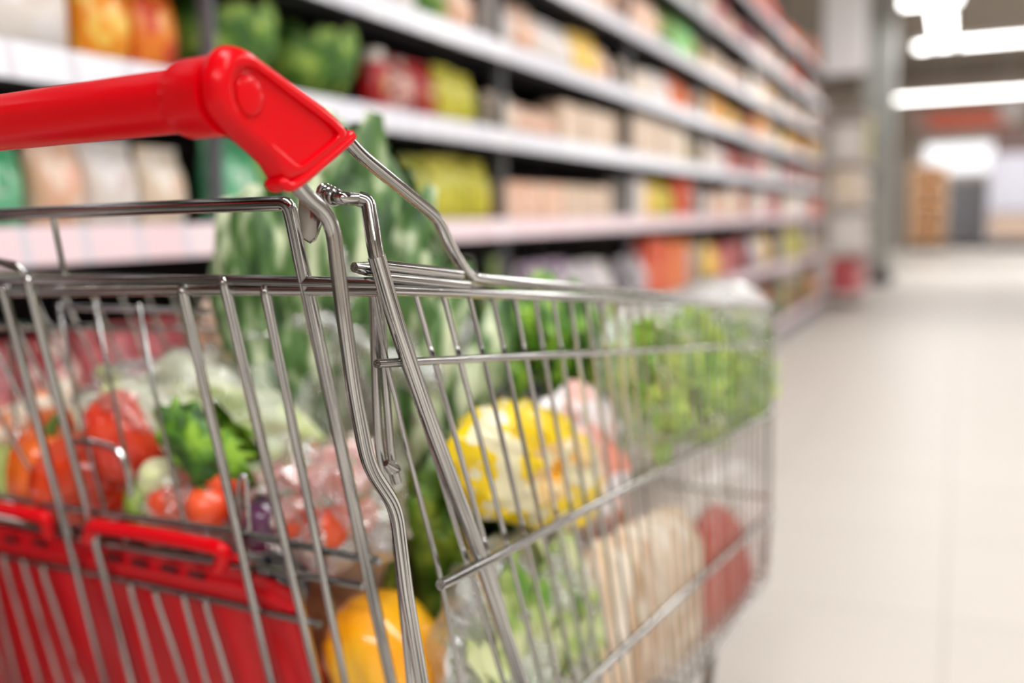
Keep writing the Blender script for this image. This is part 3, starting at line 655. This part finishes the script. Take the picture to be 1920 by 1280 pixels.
# red plastic flap closing the leg openings, with clip-on tubes along the crossbar
def clip(pts, r, name):
    mb = MB(); mb.tube(pts, r, 14, bend=.008); return mb.build(name, RED, seat)
clip([gt(-150, 918, .006), gt(0, 952, .006), (gt(88, 970, .006)), gt(92, 1000, .004)], .0062, 'flap_clip')
clip([gt(166, 1010, .004), gt(172, 985, .006), gt(300, 1004, .006), gt(400, 1024, .006), gt(424, 1034, .005), (gt(412, 1064, .004))], .0062, 'flap_clip')
clip([gt(418, 1040, .0), gt(440, 1044, -.004), gt(470, 1062, -.01)], .0035, 'flap_clip')
TOPL = [(-300, 918), (0, 985), (120, 1010), (200, 1022), (330, 1045), (430, 1062), (500, 1086), (545, 1110)]
mb = MB(); off = -.009
top = [gt(x, y, off) for x, y in TOPL]; fl = []
for k, p in enumerate(top):
    fl.append([p, p+GD*.012, p+GD*.016+GN*.004, p+GD*.030+GN*.004, p+GD*.034, p+GD*.32])
n = 6; N_ = 60; rows = []
def lerp_list(L_, t): 
    i = min(int(t*(len(L_)-1)), len(L_)-2); u = t*(len(L_)-1)-i
    return [a.lerp(b, u) for a, b in zip(L_[i], L_[i+1])]
cols = []
for k in range(N_+1):
    c = lerp_list(fl, k/N_); wv = .0022*(1 if (k//4) % 2 else -1)
    c = c[:5]+[c[4]+GD*.01+GN*wv, c[5]+GN*wv]; cols.append(c)
vs = [p for c in cols for p in c]; nn = len(cols[0]); fs = []
for k in range(N_):
    for j in range(nn-1): fs.append((k*nn+j, (k+1)*nn+j, (k+1)*nn+j+1, k*nn+j+1))
mb.add(vs, fs); mb.add([p-GN*.003 for p in vs], [tuple(reversed(f)) for f in fs])
fl_o = mb.build('seat_flap', RED_D, seat)
# dark slots pressed in the flap's upper band
mb = MB()
for x, y in ((20, 1012), (75, 1018), (215, 1046), (262, 1056), (318, 1066), (370, 1078)):
    p = gt(x, y, -.0035); mb = MB(); mb.tube([p+UL*.009, p-UL*.007], .0028, 8); mb.build('flap_slot', plain('slot_dark_red', (70, 4, 10), .6), fl_o)
# second pair of uprights just inside the corner
wire('inner_post', [sp(700, 540, -.022), sp(704, 700, -.022), sp(711, 855, -.022), sp(735, 930, -.022), sp(772, 1300, -.022)], .0028, .02)
wire('inner_post', [sp(712, 545, -.018), sp(722, 700, -.018), sp(734, 862, -.018), sp(746, 905, -.018)], .0026, .02)
wire('inner_wire', [sp(700, 548, -.012), sp(727, 690, -.012), sp(742, 745, -.012), sp(758, 820, -.012), sp(786, 928, -.012), sp(826, 1079, -.012), sp(870, 1310, -.012)], .0017, .03)
mb = MB(); pk = sp(735, 876, -.012)
mb.tube([pk-SD*.006+ZUP*.004, pk, pk+SD*.006-ZUP*.003], lambda t: .002+.0026*math.sin(t*PI), 12); mb.build('weld_joint', CHROME, cart)
mb = MB(); mb.tube([sp(664, 501, -.010), sp(690, 504, -.010), sp(720, 506, -.006)], lambda t: .0028+.0014*math.sin(t*PI), 12); mb.build('weld_joint', CHROME, cart)
# ---- chassis and castors below
mb = MB()
for org, sd in ((OR, SD), (OLf, SDL)):
    o0 = V((org.x, org.y, 0))
    mb.tube([o0+sd*.16+ZUP*(ZB+.01), o0+sd*.10+ZUP*.30, o0+sd*.02+ZUP*.14, o0+sd*.84+ZUP*.17, o0+sd*.80+ZUP*.19], .009, 10, bend=.03)
    mb.tube([o0+sd*.5+ZUP*.155, o0+sd*.62+ZUP*ZB], .007, 8)
for s in (.08, .78): mb.tube([V((OR.x, OR.y, 0))+SD*s+ZUP*.15, V((OLf.x, OLf.y, 0))+SDL*s+ZUP*.15], .008, 8)
mb.build('chassis', CHROME, cart)
WH = plain('castor_rubber_grey', (70, 70, 72), .6)
for org, sd in ((OR, SD), (OLf, SDL)):
    for s in (.06, .80):
        c = V((org.x, org.y, .0575))+sd*s; ux = UL
        mb = MB(); mb.loft([[c+ux*o_+(AF*math.cos(2*PI*k/28)+ZUP*math.sin(2*PI*k/28))*r for k in range(28)] for o_, r in ((-.014, .02), (-.014, .052), (-.009, .0575), (.009, .0575), (.014, .052), (.014, .02))])
        wo = mb.build('castor_wheel', WH, cart)
        mb = MB()
        for t in (-.02, .02): mb.tube([c+ux*t, c+ux*t+ZUP*.045, c+ux*t*.6+ZUP*.085], .004, 8)
        mb.tube([c-ux*.021, c+ux*.021], .005, 8); mb.tube([c+ZUP*.08, c+ZUP*.1], .014, 12); mb.build('fork', CHROME, wo)
# ------------------------------------------------------------------ the shopping inside the basket
SPV = lambda off: (lambda x, y: sp(x, y, -off))
DV = lambda dep: (lambda x, y: on_plane(x, y, at(CX, CY, dep), FWDH))
def hull(points, nrm, thick, rnd_amp=.06, seed=0, nr=44, frq=9, flat=.5, cen=None):
    """a rounded body of real thickness whose widest outline is the given ring of points"""
    m = len(points)
    dense = []
    for i in range(m):
        a0, a1, a2, a3 = points[i-1], points[i], points[(i+1) % m], points[(i+2) % m]
        for k in range(4):
            t = k/4; dense.append(.5*((2*a1)+(a2-a0)*t+(2*a0-5*a1+4*a2-a3)*t*t+(3*a1-a0-3*a2+a3)*t**3))
    cen = sum(dense, V())/len(dense)
    prof = [(.03, 1), (.35, .95), (.6, .82), (.8, .62), (.93, .36), (1, 0)]
    rings = []
    for sgn in (1, -1):
        pr = prof if sgn == 1 else prof[:-1][::-1]
        for r, h in pr:
            R_ = []
            for p in dense:
                q = cen+(p-cen)*r+nrm*(sgn*h*thick/2)
                n = noise.noise(q*frq*3+V((seed, seed*.7, 0)))*rnd_amp*thick*2.2
                R_.append(q+nrm*n*sgn*(h+.1)+(p-cen).normalized()*n*(r**3)*.7)
            rings.append(R_)
    return rings, cen, dense
def body(name, outline, plane, thick, mats, label=None, cat=None, nrm=None, group=None, seed=1, amp=.06, frq=9, parent=None):
    nrm = nrm or -FWDH; pts = [plane(*p) for p in outline]
    rings, cen, dense = hull(pts, nrm, thick, amp, seed, frq=frq)
    mb = MB(); mb.loft(rings); o = mb.build(name, mats, parent, loc=cen if parent is None else None)
    if label: tag(o, label, cat, group)
    return o
def leafy_mb(outline, plane, thick, n, L_, W_, up, nrm=None, seed=3, spread=.5, ruffle=.3, core=.75):
    nrm = nrm or -FWDH; pts = [plane(*p) for p in outline]; rnd = random.Random(seed); up = V(up).normalized(); side = up.cross(nrm).normalized()
    rings, cen, dense = hull([sum(pts, V())/len(pts)+(p-sum(pts, V())/len(pts))*core for p in pts], nrm, thick*core, .1, seed)
    mb = MB(); mb.loft(rings)
    for k in range(n):
        p = rnd.choice(dense); r = rnd.random()**.5*(1/core)*.92; h = math.sqrt(max(0, 1-(r*core)**2))*thick*.5*rnd.choice((1, 1, 1, -1))
        c = cen+(p-cen)*r; tilt = side*rnd.uniform(-spread, spread)+nrm*rnd.uniform(-.1, .35)
        d = (up+tilt).normalized(); l = L_*rnd.uniform(.7, 1.15)
        c += nrm*h
        mb.add(*leaf_geo(c-d*l*.5, c+d*l*.5, W_*rnd.uniform(.7, 1.2), (nrm*(1 if h > 0 else -1)+side*rnd.uniform(-.7, .7)), rnd, ruffle=ruffle, stem=.1))
    return mb, cen
def grow(outline, k, dx=0, dy=0):
    cx = sum(p[0] for p in outline)/len(outline); cy = sum(p[1] for p in outline)/len(outline)
    return [(cx+(x-cx)*k+dx, cy+(y-cy)*k+dy) for x, y in outline]
LEAF_DK = two_tone('cabbage_leaf', (34, 70, 26), (214, 226, 190), 46, .4, c3=(84, 122, 62), stretch=(1, 1, .22), bump=(60, .4, .003))
LEAF_LT = two_tone('lettuce_leaf', (104, 160, 20), (206, 232, 96), 30, .42, c3=(150, 192, 66), bump=(70, .4, .003))
LEAF_BR = two_tone('herb_leaf', (34, 74, 12), (142, 186, 56), 40, .4, c3=(74, 126, 24), bump=(80, .3, .002))
LEAF_OL = two_tone('spinach_leaf', (52, 84, 20), (146, 168, 58), 26, .4, c3=(88, 124, 30), bump=(80, .3, .002))
PALE = two_tone('pale_cabbage', (232, 240, 204), (196, 216, 120), 14, .38, c3=(232, 236, 214), bump=(40, .5, .004), sub=.1)
TOM = two_tone('tomato_skin', (226, 52, 22), (240, 92, 48), 20, .22, coat=.4, sub=.08)
REDP = two_tone('red_pepper_skin', (204, 20, 18), (240, 80, 44), 16, .22, coat=.5)
DKRED = two_tone('dark_red_pepper_skin', (130, 16, 12), (220, 70, 16), 10, .25, coat=.5, c3=(190, 34, 12))
YEL = two_tone('yellow_pepper_skin', (248, 160, 14), (255, 196, 40), 9, .2, coat=.6, sub=.1, bump=(14, .3, .004))
STEM = plain('stem_green', (96, 132, 50), .5)
# tall bag of green cabbage leaves
napa = [(560, 340), (600, 305), (690, 312), (745, 370), (790, 470), (850, 570), (900, 650), (925, 720), (905, 800), (860, 870), (800, 930), (700, 930), (560, 880), (490, 740), (458, 620), (434, 520), (436, 440), (470, 405), (520, 375)]
mb, c = leafy_mb(napa, DV(.98), .13, 120, .15, .024, (.12*RGT.x, .12*RGT.y, 1), seed=5, spread=.35, ruffle=.18)
tag(mb.build('cabbage', LEAF_DK, loc=c), 'tall dark green leafy cabbage in a clear bag, the highest item in the cart', 'cabbage')
o = body('plastic_bag', grow(napa, 1.03), DV(.98), .17, FILM_M, 'clear plastic bag around the tall dark green cabbage', 'bag', amp=.10, frq=13)
# pale cabbage bag on the left
pale = [(150, 745), (200, 692), (280, 666), (380, 655), (450, 680), (520, 715), (575, 760), (618, 815), (610, 870), (550, 900), (470, 900), (400, 870), (330, 815), (260, 775), (200, 780)]
mb, c = leafy_mb(grow(pale, .88, 10, 20), DV(.90), .12, 40, .075, .026, (-RGT.x, -RGT.y, .45), seed=9, spread=.4, ruffle=.12, core=.95)
tag(mb.build('cabbage', PALE, loc=c), 'pale whitish-green cabbage lying in a clear bag left of the tall green one', 'cabbage')
body('plastic_bag', grow(pale, 1.04), DV(.90), .16, FILM, 'frosted plastic bag around the pale whitish-green cabbage', 'bag', amp=.10, frq=13)
herb = [(285, 770), (320, 752), (380, 765), (440, 800), (475, 850), (480, 890), (420, 895), (360, 870), (310, 830)]
mb, c = leafy_mb(grow(herb, .72, 14, 16), DV(.80), .04, 34, .062, .010, (-.9*RGT.x, -.9*RGT.y, 1), seed=2, spread=1.0, core=.4, ruffle=.12)
tag(mb.build('herb_bunch', LEAF_BR, loc=c), 'bright green herb bunch below the pale cabbage behind the gate', 'herbs')
def pepper(name, c, ax, L_, R_, mat, label, lobes=4, seed=0, cat='pepper'):
    """lobed body along ax with a stem"""
    ax = V(ax).normalized(); s1 = ax.orthogonal().normalized(); s2 = ax.cross(s1); e = empty(name, c); tag(e, label, cat)
    mb = MB(); rg = []
    for t, r in ((0, .03), (.02, .3), (.07, .52), (.16, .78), (.3, .93), (.5, 1), (.68, .98), (.82, .88), (.92, .7), (.97, .48), (.95, .25), (.92, .04)):
        q = []
        for k in range(48):
            a = 2*PI*k/48; lob = 1-.11*(1-abs(math.cos(a*lobes/2+seed)))**2
            q.append(V(c)+ax*((t-.5)*L_)+(s1*math.cos(a)+s2*math.sin(a))*(r*R_*lob))
        rg.append(q)
    mb.loft(rg); mb.build('flesh', mat, e)
    mb = MB(); b = V(c)+ax*(.40*L_); mb.tube([b, b+ax*.12*L_, b+ax*.26*L_+s1*.006], lambda t: .0075-.003*t, 10); mb.build('stem', STEM, e); return e
pepper('bell_pepper', DV(.85)(236, 815), (.35*RGT.x, .35*RGT.y, -1), .085, .036, REDP, 'glossy red pepper behind the gate below the pale cabbage', seed=1)
pepper('bell_pepper', DV(.88)(165, 895), (RGT.x, RGT.y, .25), .105, .045, DKRED, 'dark red and orange pepper at far left above the red flap', seed=2)
pepper('bell_pepper', DV(.90)(85, 885), (RGT.x*.2, RGT.y*.2, 1), .085, .034, two_tone('orange_red_skin', (222, 60, 14), (238, 110, 30), 12, .25, coat=.5), 'orange-red pepper at the left edge beside the dark red one', seed=.5)
body('wrapped_tray', [(-80, 790), (0, 765), (60, 742), (112, 712), (152, 722), (160, 790), (110, 822), (0, 835), (-80, 850)], DV(.97), .08, pack_mat('wrap_tray_cart', (240, 226, 206), (240, 92, 50), (232, 140, 90), seed=3), 'cream and orange-red wrapped pack above the orange-red pepper at left edge', 'pack', seed=4)
body('cucumber', [(-90, 840), (-20, 822), (30, 830), (44, 870), (42, 925), (0, 940), (-90, 935)], DV(.95), .05, two_tone('pale_green_skin', (150, 176, 80), (196, 214, 130), 20, .4), 'pale green vegetable cut by the left edge above the red flap', 'vegetable', seed=6)
def tomato(x, y, dep, r, label, group, seed=0):
    c = DV(dep)(x, y); e = empty('tomato', c, seed); tag(e, label, 'tomato', group)
    mb = MB(); prof = [(.02, -.82), (.3, -.86), (.6, -.74), (.85, -.48), (.98, -.12), (.99, .2), (.86, .55), (.6, .78), (.3, .84), (.1, .76), (.02, .7)]
    rg = [[c+V((math.cos(2*PI*k/28)*q*r*(1+.02*math.cos(5*2*PI*k/28+seed)), math.sin(2*PI*k/28)*q*r*(1+.02*math.cos(5*2*PI*k/28+seed)), h*r)) for k in range(28)] for q, h in prof]
    mb.loft(rg); mb.build('flesh', TOM, e)
    mb = MB()
    for k in range(5):
        a = 2*PI*k/5+seed; mb.add(*leaf_geo(c+V((0, 0, r*.76)), c+V((math.cos(a)*r*.5, math.sin(a)*r*.5, r*.9)), r*.12, V((0, 0, 1)), random.Random(k), 4, 2, stem=.05))
    mb.tube([c+V((0, 0, r*.72)), c+V((.002, 0, r*1.05))], .0016, 6); mb.build('calyx', STEM, e)
tg1 = 'tomatoes in the left clear bag'; tg2 = 'tomatoes in the right clear bag'
for i, (x, y, d, r) in enumerate(((318, 940, .80, .0215), (392, 950, .78, .0205), (350, 905, .83, .018), (425, 905, .79, .018), (300, 985, .82, .02))):
    tomato(x, y, d, r, 'red tomato in the left of two clear tomato bags behind the gate', tg1, i)
for i, (x, y, d, r) in enumerate(((540, 965, .76, .021), (612, 985, .755, .021), (570, 905, .78, .020), (650, 905, .775, .020), (612, 860, .81, .018), (670, 965, .76, .018), (525, 895, .80, .018), (668, 850, .82, .017))):
    tomato(x, y, d, r, 'red tomato in the right of two clear tomato bags behind the gate', tg2, i)
body('plastic_bag', [(262, 880), (300, 860), (380, 868), (450, 880), (470, 950), (450, 1010), (300, 1010), (260, 960)], DV(.81), .075, FILM, 'clear plastic bag around the left group of tomatoes', 'bag', amp=.16, frq=24)
body('plastic_bag', [(490, 880), (540, 850), (610, 828), (700, 835), (745, 890), (760, 960), (740, 1030), (640, 1050), (520, 1020), (490, 950)], DV(.775), .085, FILM_M, 'clear plastic bag with bright glints around the right group of tomatoes', 'bag', amp=.16, frq=24)
body('onion', [(258, 900), (275, 868), (310, 860), (335, 880), (330, 920), (290, 935), (262, 925)], DV(.80), .03, two_tone('onion_skin_pale', (236, 232, 200), (214, 220, 160), 20, .35), 'pale round vegetable piece resting beside the left tomato bag', 'vegetable', seed=2)
body('carrot', [(335, 855), (370, 852), (420, 868), (440, 885), (400, 895), (350, 880)], DV(.80), .022, two_tone('carrot_skin', (240, 110, 30), (250, 140, 60), 20, .4), 'orange carrot piece under the bright green herbs', 'carrot', seed=8)
body('zucchini', [(238, 905), (262, 900), (298, 930), (300, 985), (262, 990), (240, 960)], DV(.80), .035, two_tone('zucchini_skin', (62, 92, 20), (120, 140, 50), 20, .4, stretch=(1, 1, .2)), 'dark green courgette end left of the left tomato bag', 'courgette', seed=8)
body('eggplant', [(455, 975), (470, 935), (500, 922), (530, 935), (538, 985), (520, 1030), (470, 1030)], DV(.76), .05, two_tone('eggplant_skin', (48, 18, 42), (92, 46, 82), 10, .18, coat=.6), 'dark purple aubergine between the two tomato bags', 'aubergine', seed=3, amp=.01)
pepper('bell_pepper', DV(.765)(722, 1226), (.55*RGT.x, .55*RGT.y, -1.0), .110, .049, YEL, 'large yellow-orange pepper low behind the front posts of the cart', seed=.2, lobes=4)
# right-hand half
spin = [(755, 900), (800, 878), (860, 890), (910, 930), (935, 1010), (930, 1120), (890, 1210), (820, 1230), (775, 1150), (750, 1000)]
mb, c = leafy_mb(spin, SPV(.15), .09, 60, .06, .022, (.2*RGT.x, .2*RGT.y, 1), nrm=SN, seed=12, spread=.8)
tag(mb.build('spinach', LEAF_OL, loc=c), 'olive green leafy greens behind the thick corner post', 'greens')
YB = pack_mat('wrap_yellow_bag', (248, 214, 6), (246, 176, 20), (244, 236, 196), seed=2, gloss=.2)
yb = [(842, 830), (880, 790), (925, 760), (985, 752), (1040, 775), (1075, 800), (1100, 860), (1105, 930), (1085, 990), (1030, 1000), (960, 985), (900, 960), (865, 900)]
body('snack_bag', yb, SPV(.075), .07, YB, 'crinkled yellow and white snack bag in the middle of the cart', 'bag', nrm=SN, amp=.11, frq=20, seed=3)
body('snack_bag', [(1000, 800), (1035, 745), (1070, 718), (1110, 735), (1135, 800), (1150, 900), (1145, 985), (1120, 1018), (1070, 1000), (1040, 920)], SPV(.10), .06, pack_mat('wrap_white_red_bag', (240, 236, 240), (236, 110, 60), (240, 190, 180), seed=5, gloss=.2), 'white packet with red and orange print right of the yellow bag', 'bag', nrm=SN, amp=.2, frq=16, seed=8)
gb = [(868, 1080), (915, 1015), (985, 1000), (1050, 1010), (1092, 1060), (1100, 1180), (1095, 1290), (1040, 1400), (860, 1400), (835, 1290), (845, 1170)]
mb, c = leafy_mb(grow(gb, .88, 0, 20), SPV(.075), .07, 60, .08, .02, (0, 0, 1), nrm=SN, seed=21, spread=.6)
tag(mb.build('lettuce', two_tone('celery_leaf', (96, 146, 44), (214, 222, 170), 24, .4, c3=(170, 192, 110)), loc=c), 'pale green leaves inside the frosted bag at the bottom of the cart side', 'greens')
body('plastic_bag', gb, SPV(.075), .09, FILM_M, 'frosted plastic bag low in the cart below the yellow snack bag', 'bag', nrm=SN, amp=.12, frq=18, seed=2)
NOOD = two_tone('breadstick_beige', (206, 164, 126), (250, 238, 222), 60, .5, stretch=(1, 1, .05), c3=(236, 212, 184))
body('breadstick_pack', [(1098, 1040), (1150, 1000), (1215, 965), (1285, 950), (1300, 1050), (1296, 1150), (1280, 1225), (1190, 1300), (1110, 1360), (1095, 1250)], SPV(.052), .075, NOOD, 'pack of pale beige upright sticks low at the front half of the cart', 'pack', nrm=SN, seed=4, amp=.08)
body('sauce_pouch', [(1303, 1010), (1320, 962), (1350, 945), (1378, 985), (1390, 1060), (1384, 1115), (1340, 1175), (1310, 1195), (1300, 1110)], SPV(.05), .06, plain('tomato_red_pouch', (190, 50, 34), .5), 'plain orange-red pouch at the front bottom corner of the cart', 'pouch', nrm=SN, seed=4, amp=.05)
let = [(1150, 620), (1190, 578), (1300, 562), (1395, 575), (1428, 640), (1428, 740), (1390, 790), (1310, 840), (1230, 865), (1170, 850), (1140, 770), (1130, 690)]
mb, c = leafy_mb(grow(let, .9), SPV(.085), .12, 150, .055, .026, (0, 0, 1), nrm=SN, seed=31, spread=1.2, ruffle=.55, core=.92)
tag(mb.build('lettuce', LEAF_LT, loc=c), 'big bright green frilly lettuce at the front of the cart', 'lettuce')
body('plastic_bag', [(1120, 640), (1180, 570), (1290, 545), (1330, 518), (1380, 530), (1405, 575), (1420, 640), (1420, 760), (1385, 800), (1300, 860), (1170, 870), (1125, 760)], SPV(.09), .14, FILM, 'clear plastic sleeve around the frilly lettuce', 'bag', nrm=SN, amp=.08, frq=16, seed=5)
mid = [(880, 600), (930, 570), (1000, 562), (1060, 575), (1090, 640), (1060, 720), (980, 740), (900, 720)]
mb, c = leafy_mb(mid, SPV(.20), .10, 40, .08, .026, (0, 0, 1), nrm=SN, seed=41, spread=.7, ruffle=.3)
tag(mb.build('lettuce', LEAF_BR, loc=c), 'mid green leafy vegetable between the tall cabbage and the frilly lettuce', 'greens')
body('carton', [(1058, 600), (1130, 590), (1145, 720), (1060, 740)], SPV(.2), .08, pack_mat('wrap_white_navy', (236, 230, 230), (60, 60, 90), (230, 210, 200), seed=1), 'white packet with a dark top between the two lettuces', 'packet', nrm=SN, seed=4, amp=.05)
body('bread_bag', [(372, 620), (385, 560), (450, 556), (478, 620), (480, 720), (380, 720)], DV(1.1), .08, pack_mat('wrap_peach', (232, 188, 158), (210, 160, 130), (240, 214, 196), seed=1), 'peach-coloured bread bag rising behind the pale cabbage', 'bag', seed=4, amp=.06)
# packs under the vegetables that carry them
def under(name, pts, off, thick, mat, label, cat, seed):
    body(name, pts, SPV(off), thick, mat, label, cat, nrm=SN, seed=seed, amp=.06)
under('wrapped_pack', [(1110, 870), (1200, 860), (1290, 890), (1380, 860), (1420, 900), (1420, 1010), (1300, 1090), (1120, 1100)], .20, .1, pack_mat('wrap_grey_white', (214, 208, 204), (170, 160, 156), (232, 226, 222), seed=3), 'greyish white pack under the frilly lettuce', 'pack', 3)
body('potato_sack', [(600, 1060), (680, 1040), (760, 1060), (800, 1200), (800, 1350), (600, 1350), (560, 1200)], DV(.90), .1, two_tone('potato_skin', (120, 80, 50), (170, 126, 84), 12, .6), 'brown potato sack deep in the cart behind the yellow pepper', 'sack', seed=6)
